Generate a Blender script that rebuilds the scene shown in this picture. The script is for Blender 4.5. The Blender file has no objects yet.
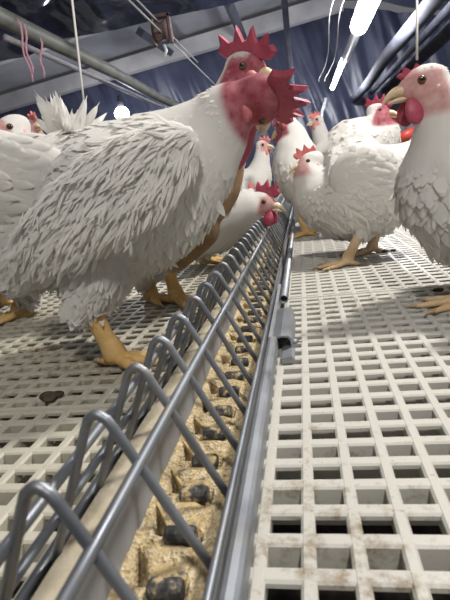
import bpy, math, random
import numpy as np
from mathutils import Vector, Matrix
SC = bpy.context.scene
COL = SC.collection
rng = np.random.default_rng(7)
random.seed(7)
K = 0.737                       # metres per layout unit (camera height 0.38 units = 0.28 m)
# ------------------------------------------------------------------ camera
F = 465.74; PITCH, YAW, ROLL = .2522, .19, -.133; CH = .38
def V(*a): return np.array(a, float)
def nz(v):
    v = np.asarray(v, float); return v/(np.linalg.norm(v)+1e-12)
_c, _s = math.cos(YAW), math.sin(YAW)
CF = V(-_s*math.cos(PITCH), _c*math.cos(PITCH), -math.sin(PITCH))
_r0 = V(_c, _s, 0); _u0 = np.cross(_r0, CF)
CR = _r0*math.cos(ROLL)+_u0*math.sin(ROLL); CU = -_r0*math.sin(ROLL)+_u0*math.cos(ROLL)
def ray(x, y): return CF+CR*(x-225)/F+CU*(300-y)/F
def at(x, y, Y):                # point of the photo's pixel at distance Y down the barn
    d = ray(x, y); return V(0, 0, CH)+d*(Y/d[1])
def onz(x, y, z=0.):
    d = ray(x, y); return V(0, 0, CH)+d*((z-CH)/d[2])
def depth(p): return float((np.asarray(p)-V(0, 0, CH))@CF)
cam = bpy.data.cameras.new('camera'); co = bpy.data.objects.new('camera', cam); COL.objects.link(co)
cam.sensor_fit = 'HORIZONTAL'; cam.sensor_width = 36; cam.lens = F/450*36; cam.clip_start = .01
m = Matrix((list(CR)+[0], list(CU)+[0], list(-CF)+[CH*K], (0, 0, 0, 1)))
M4 = Matrix.Identity(4)
for i in range(3):
    M4[i][0], M4[i][1], M4[i][2] = CR[i], CU[i], -CF[i]
M4[2][3] = CH*K
co.matrix_world = M4
cam.dof.use_dof = True; cam.dof.focus_distance = 1.0; cam.dof.aperture_fstop = 18
SC.camera = co
# ------------------------------------------------------------------ materials
def mat(name, build=None, base=(.8, .8, .8), rough=.6, metal=0., spec=.4, **kw):
    m = bpy.data.materials.new(name); m.use_nodes = True
    nt = m.node_tree; b = nt.nodes['Principled BSDF']
    b.inputs['Base Color'].default_value = (*base, 1); b.inputs['Roughness'].default_value = rough
    b.inputs['Metallic'].default_value = metal; b.inputs['Specular IOR Level'].default_value = spec
    for k, v in kw.items():
        b.inputs[k.replace('_', ' ')].default_value = v
    if build: build(nt, b)
    return m
def N(nt, t, **kw):
    n = nt.nodes.new(t)
    for k, v in kw.items():
        if k in n.inputs: n.inputs[k].default_value = v
        else: setattr(n, k, v)
    return n
def noise(nt, scale, detail=4, rough=.55, vec=None, dist=0.):
    n = N(nt, 'ShaderNodeTexNoise'); n.inputs['Scale'].default_value = scale
    n.inputs['Detail'].default_value = detail; n.inputs['Roughness'].default_value = rough
    n.inputs['Distortion'].default_value = dist
    if vec is None:
        tc = N(nt, 'ShaderNodeTexCoord'); vec = tc.outputs['Object']
    nt.links.new(vec, n.inputs['Vector']); return n
def ramp(nt, src, stops):
    r = N(nt, 'ShaderNodeValToRGB'); e = r.color_ramp.elements
    while len(e) > 1: e.remove(e[-1])
    e[0].position, e[0].color = stops[0][0], (*stops[0][1], 1)
    for p, c in stops[1:]:
        x = e.new(p); x.color = (*c, 1)
    nt.links.new(src, r.inputs['Fac']); return r
def bump(nt, b, src, strength=.3, dist=.002):
    n = N(nt, 'ShaderNodeBump'); n.inputs['Strength'].default_value = strength; n.inputs['Distance'].default_value = dist
    nt.links.new(src, n.inputs['Height']); nt.links.new(n.outputs['Normal'], b.inputs['Normal'])
def mixc(nt, fac, a, bcol):
    x = N(nt, 'ShaderNodeMix', data_type='RGBA')
    nt.links.new(fac, x.inputs[0])
    for s, i in ((a, 6), (bcol, 7)):
        if isinstance(s, tuple): x.inputs[i].default_value = (*s, 1)
        else: nt.links.new(s, x.inputs[i])
    return x.outputs[2]
def varied(c1, c2, scale, lo=.35, hi=.65, bs=0, bsc=None, bd=.002):
    def f(nt, b):
        n = noise(nt, scale); r = ramp(nt, n.outputs['Fac'], [(lo, c1), (hi, c2)])
        nt.links.new(r.outputs['Color'], b.inputs['Base Color'])
        if bs: bump(nt, b, noise(nt, bsc or scale*3).outputs['Fac'], bs, bd)
    return f
def slat_build(clean, dirty, lo, hi):
    def f(nt, b):
        big = noise(nt, 3.2, 5, .6); fine = noise(nt, 60, 6, .7)
        a = N(nt, 'ShaderNodeMath', operation='MULTIPLY'); nt.links.new(big.outputs['Fac'], a.inputs[0]); nt.links.new(fine.outputs['Fac'], a.inputs[1])
        r = ramp(nt, a.outputs[0], [(lo, (0, 0, 0)), (hi, (1, 1, 1))])
        tint = ramp(nt, big.outputs['Fac'], [(.3, clean), (.7, tuple(c*.9 for c in clean))])
        sp = noise(nt, 130, 3, .5); sr = ramp(nt, sp.outputs['Fac'], [(.66, (0, 0, 0)), (.74, (1, 1, 1))])
        c = mixc(nt, r.outputs['Color'], tint.outputs['Color'], dirty)
        s2 = N(nt, 'ShaderNodeMath', operation='MULTIPLY'); nt.links.new(sr.outputs['Color'], s2.inputs[0]); s2.inputs[1].default_value = .5
        c = mixc(nt, s2.outputs[0], c, (.2, .14, .07))
        nt.links.new(c, b.inputs['Base Color'])
        bump(nt, b, fine.outputs['Fac'], .15, .001)
    return f
M = {}
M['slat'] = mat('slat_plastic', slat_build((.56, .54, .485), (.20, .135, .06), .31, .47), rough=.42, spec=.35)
M['slat_left_shaded'] = mat('slat_plastic_left_shaded', slat_build((.50, .47, .385), (.20, .14, .07), .29, .45), rough=.45, spec=.35)  # left slats: base colour lowered to carry the shade under the rooster
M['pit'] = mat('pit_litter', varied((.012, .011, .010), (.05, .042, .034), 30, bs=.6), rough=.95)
def feather_build(c, spec):
    def f(nt, b):
        n = noise(nt, 9, 4); r = ramp(nt, n.outputs['Fac'], [(.3, tuple(x*.93 for x in c)), (.55, c), (.8, tuple(min(1, x*1.04) for x in c))])
        d = noise(nt, 45, 4); dr = ramp(nt, d.outputs['Fac'], [(.70, (0, 0, 0)), (.80, (1, 1, 1))])
        k = N(nt, 'ShaderNodeMath', operation='MULTIPLY'); nt.links.new(dr.outputs['Color'], k.inputs[0]); k.inputs[1].default_value = .14
        cc = mixc(nt, k.outputs[0], r.outputs['Color'], (.45, .40, .33))
        nt.links.new(cc, b.inputs['Base Color'])
        t = N(nt, 'ShaderNodeBsdfTranslucent'); nt.links.new(cc, t.inputs['Color'])
        mx = N(nt, 'ShaderNodeMixShader'); mx.inputs[0].default_value = .38
        out = nt.nodes['Material Output']
        nt.links.new(b.outputs[0], mx.inputs[1]); nt.links.new(t.outputs[0], mx.inputs[2]); nt.links.new(mx.outputs[0], out.inputs['Surface'])
        bump(nt, b, noise(nt, 160, 3, .6).outputs['Fac'], .12, .001)
    return f
def body_build(skin1, skin2):
    def f(nt, b):
        feather_build((.86, .84, .80), .2)(nt, b)
        at_ = N(nt, 'ShaderNodeAttribute', attribute_name='skin'); ab = N(nt, 'ShaderNodeAttribute', attribute_name='bare')
        src = b.inputs['Base Color'].links[0].from_socket
        n = noise(nt, 60); r = ramp(nt, n.outputs['Fac'], [(.35, skin1), (.65, skin2)])
        n2 = noise(nt, 25); r2 = ramp(nt, n2.outputs['Fac'], [(.35, (.38, .24, .12)), (.65, (.50, .33, .19))])
        c = mixc(nt, at_.outputs['Fac'], src, r.outputs['Color']); c = mixc(nt, ab.outputs['Fac'], c, r2.outputs['Color'])
        nt.links.new(c, b.inputs['Base Color'])
        for nd in nt.nodes:
            if nd.type == 'BSDF_TRANSLUCENT': nt.links.new(c, nd.inputs['Color'])
    return f
M['body_pink'] = mat('white_plumage_pink_face', body_build((.62, .33, .32), (.76, .50, .47)), rough=.7, spec=.2, Sheen_Weight=.1)
M['body_red'] = mat('white_plumage_red_face', body_build((.36, .07, .10), (.52, .19, .22)), rough=.65, spec=.25, Sheen_Weight=.1)
M['feather'] = mat('white_feather', feather_build((.86, .84, .80), .2), rough=.75, spec=.2, Sheen_Weight=.15)
M['face_pink'] = mat('pink_face_skin', varied((.62, .30, .28), (.75, .46, .42), 60, bs=.5, bsc=150), rough=.55)
M['face_red'] = mat('red_face_skin', varied((.42, .08, .10), (.58, .20, .21), 60, bs=.5, bsc=150), rough=.55)
M['comb'] = mat('red_comb', varied((.32, .04, .075), (.44, .08, .125), 30, bs=.6, bsc=140), rough=.45)
M['comb_pink'] = mat('pale_red_comb', varied((.55, .13, .12), (.68, .22, .19), 30, bs=.6, bsc=140), rough=.5)
M['beak'] = mat('horn_beak', varied((.62, .45, .26), (.74, .60, .42), 50), rough=.4)
M['eye_iris'] = mat('eye_iris', base=(.16, .07, .035), rough=.15)
M['eye_pupil'] = mat('eye_pupil', base=(.01, .01, .012), rough=.05, spec=.8)
def leg_build(c1, c2):
    def f(nt, b):
        n = noise(nt, 22); r = ramp(nt, n.outputs['Fac'], [(.35, c1), (.65, c2)])
        d = noise(nt, 70); dr = ramp(nt, d.outputs['Fac'], [(.68, (0, 0, 0)), (.74, (1, 1, 1))])
        nt.links.new(mixc(nt, dr.outputs['Color'], r.outputs['Color'], (.10, .06, .03)), b.inputs['Base Color'])
        v = N(nt, 'ShaderNodeTexVoronoi'); v.inputs['Scale'].default_value = 210
        tc = N(nt, 'ShaderNodeTexCoord'); nt.links.new(tc.outputs['Object'], v.inputs['Vector'])
        bump(nt, b, v.outputs['Distance'], .45, .0015)
    return f
M['leg'] = mat('yellow_leg_scales', leg_build((.60, .36, .12), (.70, .47, .20)), rough=.5)
M['leg_pale'] = mat('pale_leg_scales', leg_build((.62, .42, .22), (.72, .54, .33)), rough=.5)
M['claw'] = mat('claw_horn', base=(.42, .32, .2), rough=.4)
M['bare'] = mat('bare_tan_skin', varied((.30, .17, .08), (.42, .25, .13), 25, bs=.4, bsc=120), rough=.6)
def galv_build(c1, c2, dust):
    def f(nt, b):
        n = noise(nt, 14, 5); r = ramp(nt, n.outputs['Fac'], [(.3, c1), (.7, c2)])
        d = noise(nt, 26, 5, .7); dr = ramp(nt, d.outputs['Fac'], [(.52, (0, 0, 0)), (.66, (1, 1, 1))])
        k = N(nt, 'ShaderNodeMath', operation='MULTIPLY'); nt.links.new(dr.outputs['Color'], k.inputs[0]); k.inputs[1].default_value = dust
        nt.links.new(mixc(nt, k.outputs[0], r.outputs['Color'], (.30, .25, .17)), b.inputs['Base Color'])
        rr = ramp(nt, n.outputs['Fac'], [(.3, (.40,)*3), (.7, (.56,)*3)]); nt.links.new(rr.outputs['Color'], b.inputs['Roughness'])
    return f
M['galv'] = mat('galvanised_steel', galv_build((.24, .255, .28), (.38, .40, .43), .3), metal=.75, rough=.4)
M['galv_dull'] = mat('dull_trough_steel', galv_build((.25, .26, .28), (.37, .38, .40), .08), metal=.2, rough=.5)
M['wire'] = mat('steel_wire', galv_build((.17, .18, .20), (.29, .31, .34), .3), metal=.75, rough=.46)
M['dusty'] = mat('feed_dusted_lip', varied((.34, .29, .20), (.48, .42, .32), 30, bs=.5, bsc=200), rough=.9)
M['feed'] = mat('ground_feed', None, rough=.95)
def feed_build(nt, b):
    v = N(nt, 'ShaderNodeTexVoronoi'); v.inputs['Scale'].default_value = 330
    tc = N(nt, 'ShaderNodeTexCoord'); nt.links.new(tc.outputs['Object'], v.inputs['Vector'])
    r = ramp(nt, v.outputs['Color'], [(.1, (.44, .32, .16)), (.5, (.60, .475, .28)), (.9, (.73, .63, .44))])
    n = noise(nt, 24, 4); nr = ramp(nt, n.outputs['Fac'], [(.35, (.80, .78, .74)), (.7, (1.0, 1.0, 1.0))])
    mm = N(nt, 'ShaderNodeMix', data_type='RGBA', blend_type='MULTIPLY'); mm.inputs[0].default_value = 1
    nt.links.new(r.outputs['Color'], mm.inputs[6]); nt.links.new(nr.outputs['Color'], mm.inputs[7])
    nt.links.new(mm.outputs[2], b.inputs['Base Color'])
    bump(nt, b, v.outputs['Distance'], .8, .003)
feed_build(M['feed'].node_tree, M['feed'].node_tree.nodes['Principled BSDF'])
def chain_build(nt, b):
    n = noise(nt, 75, 5, .7); r = ramp(nt, n.outputs['Fac'], [(.46, (.030, .031, .035)), (.56, (.10, .095, .085)), (.63, (.50, .38, .20))])
    nt.links.new(r.outputs['Color'], b.inputs['Base Color']); bump(nt, b, n.outputs['Fac'], .6, .002)
M['chain'] = mat('dark_chain_steel', chain_build, rough=.6, metal=.1)
def chain_plate(nt, b):
    n = noise(nt, 60, 5, .7); r = ramp(nt, n.outputs['Fac'], [(.36, (.10, .10, .10)), (.44, (.40, .30, .16)), (.6, (.58, .44, .22))])
    nt.links.new(r.outputs['Color'], b.inputs['Base Color']); bump(nt, b, noise(nt, 300).outputs['Fac'], .6, .002)
M['chain_dusted'] = mat('feed_dusted_chain', chain_plate, rough=.9)
M['dropping'] = mat('dark_dropping', varied((.035, .025, .015), (.10, .07, .045), 80, bs=.8), rough=.85)
M['curtain'] = mat('navy_plastic_curtain', varied((.040, .045, .085), (.070, .078, .13), 1.3), rough=.36, spec=.6)
M['sheet'] = mat('dark_plastic_sheet', varied((.022, .027, .055), (.055, .062, .11), 3), rough=.16, spec=.9)
M['roof'] = mat('grey_roof_panel', varied((.26, .26, .28), (.36, .36, .38), 1.2), rough=.6)
M['rafter'] = mat('pale_rafter', varied((.40, .39, .40), (.52, .50, .50), 2.0), rough=.6)
M['brace'] = mat('dark_brace', base=(.08, .08, .10), rough=.6)
M['pale_wall'] = mat('pale_wall_panel', varied((.42, .43, .46), (.52, .53, .56), 1.5), rough=.7)
M['pipe_olive'] = mat('olive_grey_pipe', varied((.15, .15, .13), (.22, .22, .19), 4), rough=.5)
M['pipe_grey'] = mat('grey_pipe', varied((.075, .075, .095), (.12, .12, .15), 4), rough=.75, spec=.2)
M['rope'] = mat('pale_cord', base=(.62, .60, .57), rough=.8)
M['pink'] = mat('pink_twine', base=(.62, .33, .40), rough=.8)
M['cable'] = mat('grey_cable', base=(.30, .30, .28), rough=.5)
M['pulley'] = mat('rusty_pulley', varied((.10, .06, .06), (.22, .15, .14), 12), rough=.7)
M['red'] = mat('red_plastic', base=(.50, .06, .045), rough=.4)
M['white'] = mat('white_plastic', base=(.8, .8, .82), rough=.4)
def emis(name, col, s):
    m = mat(name); b = m.node_tree.nodes['Principled BSDF']
    b.inputs['Emission Color'].default_value = (*col, 1); b.inputs['Emission Strength'].default_value = s; return m
M['glow'] = emis('lit_lamp', (.88, .92, 1.0), 30)
# ------------------------------------------------------------------ mesh helpers
class MB:
    def __init__(s): s.v = []; s.f = []; s.m = []; s.n = 0
    def add(s, v, f, mi=0):
        v = np.asarray(v, float).reshape(-1, 3); s.v.append(v)
        o = s.n
        for q in f: s.f.append(tuple(int(i)+o for i in q)); s.m.append(mi)
        s.n += len(v)
    def verts(s): return np.concatenate(s.v) if s.v else np.zeros((0, 3))
def build(name, mb, mats, parent=None, origin=None, smooth=True):
    v = mb.verts(); o0 = V(0, 0, 0)
    if origin is None:
        origin = parent['_o'] if parent is not None else (V((v[:, 0].min()+v[:, 0].max())/2, (v[:, 1].min()+v[:, 1].max())/2, v[:, 2].min()))
    origin = np.array(origin, float)
    me = bpy.data.meshes.new(name)
    me.from_pydata(((v-origin)*K).tolist(), [], mb.f)
    if not isinstance(mats, (list, tuple)): mats = [mats]
    for x in mats: me.materials.append(x)
    me.polygons.foreach_set('material_index', np.array(mb.m, dtype=np.int32))
    me.polygons.foreach_set('use_smooth', np.full(len(mb.f), bool(smooth)))
    me.update()
    o = bpy.data.objects.new(name, me); COL.objects.link(o)
    ORI[o.name] = origin
    if parent is not None:
        o.parent = parent_obj(parent)
        o.location = (origin-parent['_o'])*K
    else: o.location = origin*K
    return o
ORI = {}
class T(dict): pass
def parent_obj(p): return p['obj']
def thing(name, label, cat, origin, group=None):
    o = bpy.data.objects.new(name, None); COL.objects.link(o); o.empty_display_size = .05
    o.location = np.array(origin)*K; o['label'] = label; o['category'] = cat
    if group: o['group'] = group
    return T(obj=o, _o=np.array(origin, float))
def asparent(o): return T(obj=o, _o=ORI[o.name])
def tag(o, label, cat, group=None, kind=None):
    o['label'] = label; o['category'] = cat
    if group: o['group'] = group
    if kind: o['kind'] = kind
    return o
def struct(name, mb, mats, smooth=False):
    o = build(name, mb, mats, smooth=smooth); o['kind'] = 'structure'; return o
def box(mb, lo, hi, mi=0):
    x0, y0, z0 = lo; x1, y1, z1 = hi
    v = [(x0, y0, z0), (x1, y0, z0), (x1, y1, z0), (x0, y1, z0), (x0, y0, z1), (x1, y0, z1), (x1, y1, z1), (x0, y1, z1)]
    mb.add(v, [(0, 3, 2, 1), (4, 5, 6, 7), (0, 1, 5, 4), (1, 2, 6, 5), (2, 3, 7, 6), (3, 0, 4, 7)], mi)
def cr(P, n):
    """Catmull-Rom through the rows of P"""
    P = np.asarray(P, float); A = np.vstack([2*P[0]-P[1], P, 2*P[-1]-P[-2]]); out = []
    for i in range(1, len(A)-2):
        for k in range(n):
            t = k/n; p0, p1, p2, p3 = A[i-1], A[i], A[i+1], A[i+2]
            out.append(.5*((2*p1)+(-p0+p2)*t+(2*p0-5*p1+4*p2-p3)*t*t+(-p0+3*p1-3*p2+p3)*t**3))
    out.append(A[-2]); return np.array(out)
def loft(mb, st, side=None, seg=16, n=5, mi=0, cap=True):
    """st rows: x y z a b  (a lateral radius, b in-plane radius)"""
    S = cr(st, n) if n > 1 else np.asarray(st, float)
    C = S[:, :3]; a = np.maximum(S[:, 3], .0004); b = np.maximum(S[:, 4], .0004)
    Tn = np.gradient(C, axis=0); Tn /= np.linalg.norm(Tn, axis=1)[:, None]+1e-12
    vs = []; prev = None
    for i in range(len(C)):
        t = Tn[i]
        ref = side if side is not None else (prev if prev is not None else (V(1, 0, 0) if abs(t[0]) < .8 else V(0, 1, 0)))
        s = ref-t*(ref@t); s = nz(s); prev = s; w = np.cross(t, s)
        th = np.linspace(0, 2*np.pi, seg, endpoint=False)
        vs.append(C[i]+a[i]*np.cos(th)[:, None]*s+b[i]*np.sin(th)[:, None]*w)
    L = len(C); f = []
    for i in range(L-1):
        for j in range(seg):
            k = (j+1) % seg; f.append((i*seg+j, i*seg+k, (i+1)*seg+k, (i+1)*seg+j))
    v = np.concatenate(vs)
    if cap:
        v = np.vstack([v, C[0], C[-1]]); o = L*seg
        for j in range(seg):
            k = (j+1) % seg; f.append((o, k, j)); f.append((o+1, (L-1)*seg+j, (L-1)*seg+k))
    mb.add(v, f, mi)
def tube(mb, pts, r, seg=10, n=1, mi=0):
    pts = np.asarray(pts, float); rr = np.full(len(pts), r) if np.isscalar(r) else np.asarray(r)
    st = np.column_stack([pts, rr, rr]); loft(mb, st, None, seg, n, mi)
def ball(mb, c, r, seg=16, rings=10, mi=0, ax=None):
    c = np.asarray(c, float); r = np.ones(3)*r; v = [c+V(0, 0, r[2])]; f = []
    for i in range(1, rings):
        p = math.pi*i/rings
        for j in range(seg):
            q = 2*math.pi*j/seg; v.append(c+r*V(math.sin(p)*math.cos(q), math.sin(p)*math.sin(q), math.cos(p)))
    v.append(c-V(0, 0, r[2])); e = len(v)-1
    for j in range(seg):
        k = (j+1) % seg; f.append((0, 1+j, 1+k)); f.append((e, e-seg+k, e-seg+j))
    for i in range(rings-2):
        for j in range(seg):
            k = (j+1) % seg; a = 1+i*seg; f.append((a+j, a+seg+j, a+seg+k, a+k))
    mb.add(v, f, mi)
# ------------------------------------------------------------------ slatted floors
SX, SY, X0, Y0 = .0502, .04628, -.0675, .3826
def slats(name, xs, i0, i1, j0, j1, m, seam, xlo=None):
    mb = MB(); wx = .689*SX; wy = .575*SY; bx_ = SX-wx; by_ = SY-wy; r = .0035
    bv = .003
    def cell_bar(lo, hi, zb, dz=0.):
        # bar with a softened top edge
        x0, y0 = lo; x1, y1 = hi
        v = [(x0, y0, zb), (x1, y0, zb), (x1, y1, zb), (x0, y1, zb), (x0, y0, -bv), (x1, y0, -bv), (x1, y1, -bv), (x0, y1, -bv),
             (x0+bv, y0+bv, -dz), (x1-bv, y0+bv, -dz), (x1-bv, y1-bv, -dz), (x0+bv, y1-bv, -dz)]
        mb.add(v, [(0, 1, 5, 4), (1, 2, 6, 5), (2, 3, 7, 6), (3, 0, 4, 7), (4, 5, 9, 8), (5, 6, 10, 9), (6, 7, 11, 10), (7, 4, 8, 11), (8, 9, 10, 11)])
    ya = Y0+j0*SY-by_; yb = Y0+j1*SY
    for i in range(i0, i1+1):                        # bars along the trough
        x = xs+i*SX
        cell_bar((x-bx_, ya), (x, yb), -.022)
    for j in range(j0, j1+1):                        # cross bars, every second one deep
        y = Y0+j*SY
        deep = (j % 2 != 0)
        w = by_
        if j in seam: w = by_*1.25
        cell_bar((xlo if xlo is not None else xs+i0*SX-bx_, y-w), (xs+i1*SX, y+(w-by_)), -.055 if deep else -.0085, .0006)
        if j in seam:
            tube(mb, [(xs+i0*SX-bx_, y-by_/2, .0), (xs+i1*SX, y-by_/2, .0)], .005, 8)
    return struct(name, mb, m)
# hole (0,0) has its near left corner on (X0, Y0)
slats('floor', X0, -0, 62, -7, 150, M['slat'], (22, 54, 86, 118), -.1)
slats('floor.001', -.3585, -58, 1, -7, 150, M['slat_left_shaded'], (8, 40, 72, 104))
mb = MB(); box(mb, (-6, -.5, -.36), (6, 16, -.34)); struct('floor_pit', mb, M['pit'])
mb = MB()
for y in np.arange(.9, 8, 1.4):
    box(mb, (-3.3, y, -.15), (-.33, y+.06, -.056)); box(mb, (-.065, y, -.15), (3.2, y+.06, -.056))
struct('trim_1', mb, M['brace'])
# ------------------------------------------------------------------ feed trough
TY0, TY1 = .10, 9.0
TL, TR = -.232, -.108
tr = thing('feed_trough', 'long galvanised steel feed trough running between the two slatted floors', 'feed trough', (-.17, .1, -.075))
mb = MB()
def strip(mb, prof, y0, y1, ny, mi=0, close=False):
    prof = np.asarray(prof, float); ys = np.linspace(y0, y1, ny); n = len(prof); v = []
    for y in ys:
        for p in prof: v.append((p[0], y, p[1]))
    f = []
    for i in range(ny-1):
        for j in range(n if close else n-1):
            k = (j+1) % n; f.append((i*n+j, i*n+k, (i+1)*n+k, (i+1)*n+j))
    if close:
        f.append(tuple(range(n))); f.append(tuple((ny-1)*n+j for j in reversed(range(n))))
    mb.add(v, f, mi)
# pan : U section with wall thickness
strip(mb, [(TL, .046), (TL+.003, -.05), (TL+.03, -.072), (TR-.03, -.072), (TR-.002, -.05), (TR, .04), (TR+.004, .04), (TR+.003, -.052), (TR-.028, -.076), (TL+.028, -.076), (TL-.001, -.052), (TL-.004, .046)], TY0, TY1, 24, 0, True)
build('pan', mb, M['galv_dull'], tr, smooth=False)
mb = MB()   # dusty left lip
strip(mb, [(TL-.001, .050), (TL-.001, .038), (TL-.004, .036), (TL-.030, .034), (TL-.036, .02), (TL-.040, .02), (TL-.038, .040), (TL-.030, .049)], TY0, TY1, 24, 0, True)
o = build('lip', mb, M['dusty'], tr); o['label'] = 'lip coated with beige feed dust'
# right rail: rolled lip in two lengths with a joint
def rail(y0, y1, dx=0.):
    mb = MB(); a = np.linspace(-.35*np.pi, 1.25*np.pi, 13)
    pr = [(-.088+dx+.0165*math.cos(t)-.0, .034+.0165*math.sin(t)) for t in a][::-1]
    pr = [(-.0975+dx, .036), (-.0975+dx, .044), (-.0955+dx, .0475), (-.091+dx, .0485), (-.084+dx, .0475), (-.080+dx, .044), (-.0785+dx, .038), (-.0785+dx, .020), (-.081+dx, .020), (-.081+dx, .037), (-.083+dx, .041), (-.086+dx, .0440), (-.091+dx, .0445), (-.0945+dx, .042), (-.0945+dx, .036)]
    strip(mb, pr, y0, y1, 10, 0, True); return mb
J = float(onz(280, 335, .05)[1])
J2 = float(onz(283, 298, .04)[1])
o = build('rail', rail(TY0, J), M['galv'], tr, smooth=False); o['label'] = 'near length of the rail ending at the joint bracket'
# far length: tube with an open end
mb = MB(); seg = 16; rr_, ri = .0125, .0100; v = []; f = []
for y, r_ in ((J2, ri), (J2, rr_), (TY1, rr_)):
    for j in range(seg): v.append((-.077+r_*math.cos(2*math.pi*j/seg), y, .036+r_*math.sin(2*math.pi*j/seg)))
for j in range(seg): v.append((-.077+ri*math.cos(2*math.pi*j/seg), J2+.12, .036+ri*math.sin(2*math.pi*j/seg)))
for a_, b_ in ((3, 0), (0, 1), (1, 2)):
    for j in range(seg):
        k = (j+1) % seg; f.append((a_*seg+j, a_*seg+k, b_*seg+k, b_*seg+j))
f.append(tuple(3*seg+j for j in range(seg)))
mb.add(v, f); o = build('rail', mb, M['galv'], tr); o['label'] = 'far length of the rail, a tube with its open end at the joint'
mb = MB(); box(mb, (-.098, J+.01, .0), (-.090, J2+.16, .043)); build('inner_strip', mb, M['galv_dull'], tr, smooth=False)
# bracket plate
ya, yb = J-.07, J+.13
mb = MB()
strip(mb, [(-.094, .036), (-.072, .043), (-.055, .042), (-.049, .035), (-.046, -.002), (-.050, -.002), (-.053, .032), (-.058, .038), (-.072, .039), (-.094, .032)], J+.015, 1.16, 2, 0, True)
strip(mb, [(-.071, .012), (-.050, .016), (-.045, .010), (-.045, .001), (-.071, .001)], .89, J+.035, 2, 0, True)
br = build('joint_bracket', mb, M['galv'], tr, smooth=False)
mb = MB(); tube(mb, [(-.050, J+.03, .022), (-.039, J+.03, .022)], .006, 6); tube(mb, [(-.040, J+.03, .022), (-.028, J+.03, .022)], .003, 8)
build('bolt', mb, M['galv'], asparent(br))
# ------------------------------------------------------------------ feed in the trough
def pnoise(x, y, k):
    return (np.sin(x*91*k+y*53*k)+np.sin(x*47*k-y*117*k+1.3)+np.sin(x*151*k+y*29*k+2.1)+np.sin(-x*33*k+y*171*k+.7))/4
LP = .0738     # link pitch
L0 = .366-.0738*2
nx, ny = 72, 1700
xs = np.linspace(TL+.002, TR-.001, nx); ys = TY0+.02+(np.linspace(0, 1, ny)**1.7)*(TY1-TY0-.06)
XX, YY = np.meshgrid(xs, ys)
ZZ = -.020+.0035*pnoise(XX, YY, 1)+.0016*pnoise(XX, YY, 3.1)+.006*np.clip((TL+.012-XX)/.012, 0, 1)-.006*np.clip((XX-(TR-.022))/.02, 0, 1)
yy = (YY-L0) % LP                    # pit beside each link, along its slanted edge
xe = -.191-.028*(yy-.006)/.054
wd = .022-.016*np.clip(yy/.06, 0, 1)
ins = np.clip((yy-.004)/.004, 0, 1)*np.clip((.062-yy)/.004, 0, 1)
ZZ -= .026*ins*np.clip((XX-TL-.004)/.006, 0, 1)*np.clip((xe-XX)/.003, 0, 1)*np.clip((XX-xe+wd)/.004, 0, 1)
lg_ = np.clip((XX+.195)/.005, 0, 1)*np.clip((-.149-XX)/.005, 0, 1)
ZZ -= .014*lg_*np.exp(-(((yy+.5*LP) % LP-.5*LP-.000)/.016)**2)
ZZ += .004*np.clip((XX-xe)/.004, 0, 1)*ins*np.clip((-.150-XX)/.004, 0, 1)
v = np.stack([XX, YY, ZZ], -1).reshape(-1, 3); idx = np.arange(nx*ny).reshape(ny, nx)
f = np.stack([idx[:-1, :-1], idx[:-1, 1:], idx[1:, 1:], idx[1:, :-1]], -1).reshape(-1, 4)
mb = MB(); mb.add(v, f); o = build('feed', mb, M['feed']); tag(o, 'yellow ground feed lying along the bottom of the steel trough', 'feed', kind='stuff')
# loose grains
# ------------------------------------------------------------------ feeder chain
ch = thing('feeder_chain', 'dark flat-link feeder chain half buried in yellow feed', 'chain', (-.155, L0, -.04))
nl = 64
mbar = []
for k in range(nl):
    y = L0+k*LP
    if k < 60:
        mb = MB(); jx = random.uniform(-.003, .003); jz = random.uniform(-.002, .001)
        # flat plate with slot : slanted shoulder, hook bar at its near end
        pl = np.array([(-.190, .010), (-.154, .010), (-.152, .050), (-.170, .062), (-.223, .063), (-.219, .056)])
        n = len(pl); top = [(p[0]+jx, y+p[1], -.0150+jz-.004*(p[1] > .04)) for p in pl]; bot = [(p[0]+jx, y+p[1], -.034) for p in pl]
        mb.add(top+bot, [tuple(range(n)), tuple(reversed(range(n, 2*n)))]+[(i, i+n, (i+1) % n+n, (i+1) % n) for i in range(n)], 1)
        tube(mb, [(-.191+jx, y+.000, -.017+jz), (-.188+jx, y, -.017+jz), (-.158+jx, y+.001, -.017+jz), (-.154+jx, y+.001, -.017+jz)], [.0085, .0115, .0115, .0095], 14)
        box(mb, (-.132+jx, y+.020, -.034), (-.114+jx, y+.032, -.021+jz))
        box(mb, (-.150+jx, y+.004, -.034), (-.130+jx, y+.012, -.026+jz))
        build('link', mb, [M['chain'], M['chain_dusted']], ch, smooth=False)
# ------------------------------------------------------------------ wire grill
gr = thing('feeder_grill', 'steel wire grill of tent-shaped hoops standing over the feed trough', 'wire grill', (-.18, .2, .02))
APX, APZ = -.1925, .199; RX, RZ = -.112, .036; LX, LZ = -.274, .030
WR = .0047
yh = [.343, .443, .533, .627, .728]
while yh[-1] < 6.4: yh.append(yh[-1]+.0985)
yh = [.245, .15]+yh
def hoop(y):
    pts = [(LX, LZ)]
    d1 = nz(V(APX-LX, APZ-LZ)); d2 = nz(V(RX-APX, RZ-APZ)); R = .017
    tip = V(APX, APZ+.012)
    a = tip-d1*.030; b = tip+d2*.030
    pts += [tuple(V(LX, LZ)+(a-V(LX, LZ))*t) for t in (.5, 1.)]
    for t in (.2, .4, .5, .6, .8):
        p = a*(1-t)**2+2*t*(1-t)*(tip+V(0, .0))+b*t*t; pts.append(tuple(p))
    pts.append(tuple(b)); pts.append(tuple(b+(V(RX, RZ)-b)*.5)); pts.append((RX, RZ))
    j = random.uniform(-.003, .003)
    return [(p[0], y+j*(p[1]-.03)*5, p[1]) for p in pts]
for y in yh:
    mb = MB(); tube(mb, hoop(y), WR, 10, 2); build('hoop', mb, M['wire'], gr)
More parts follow.
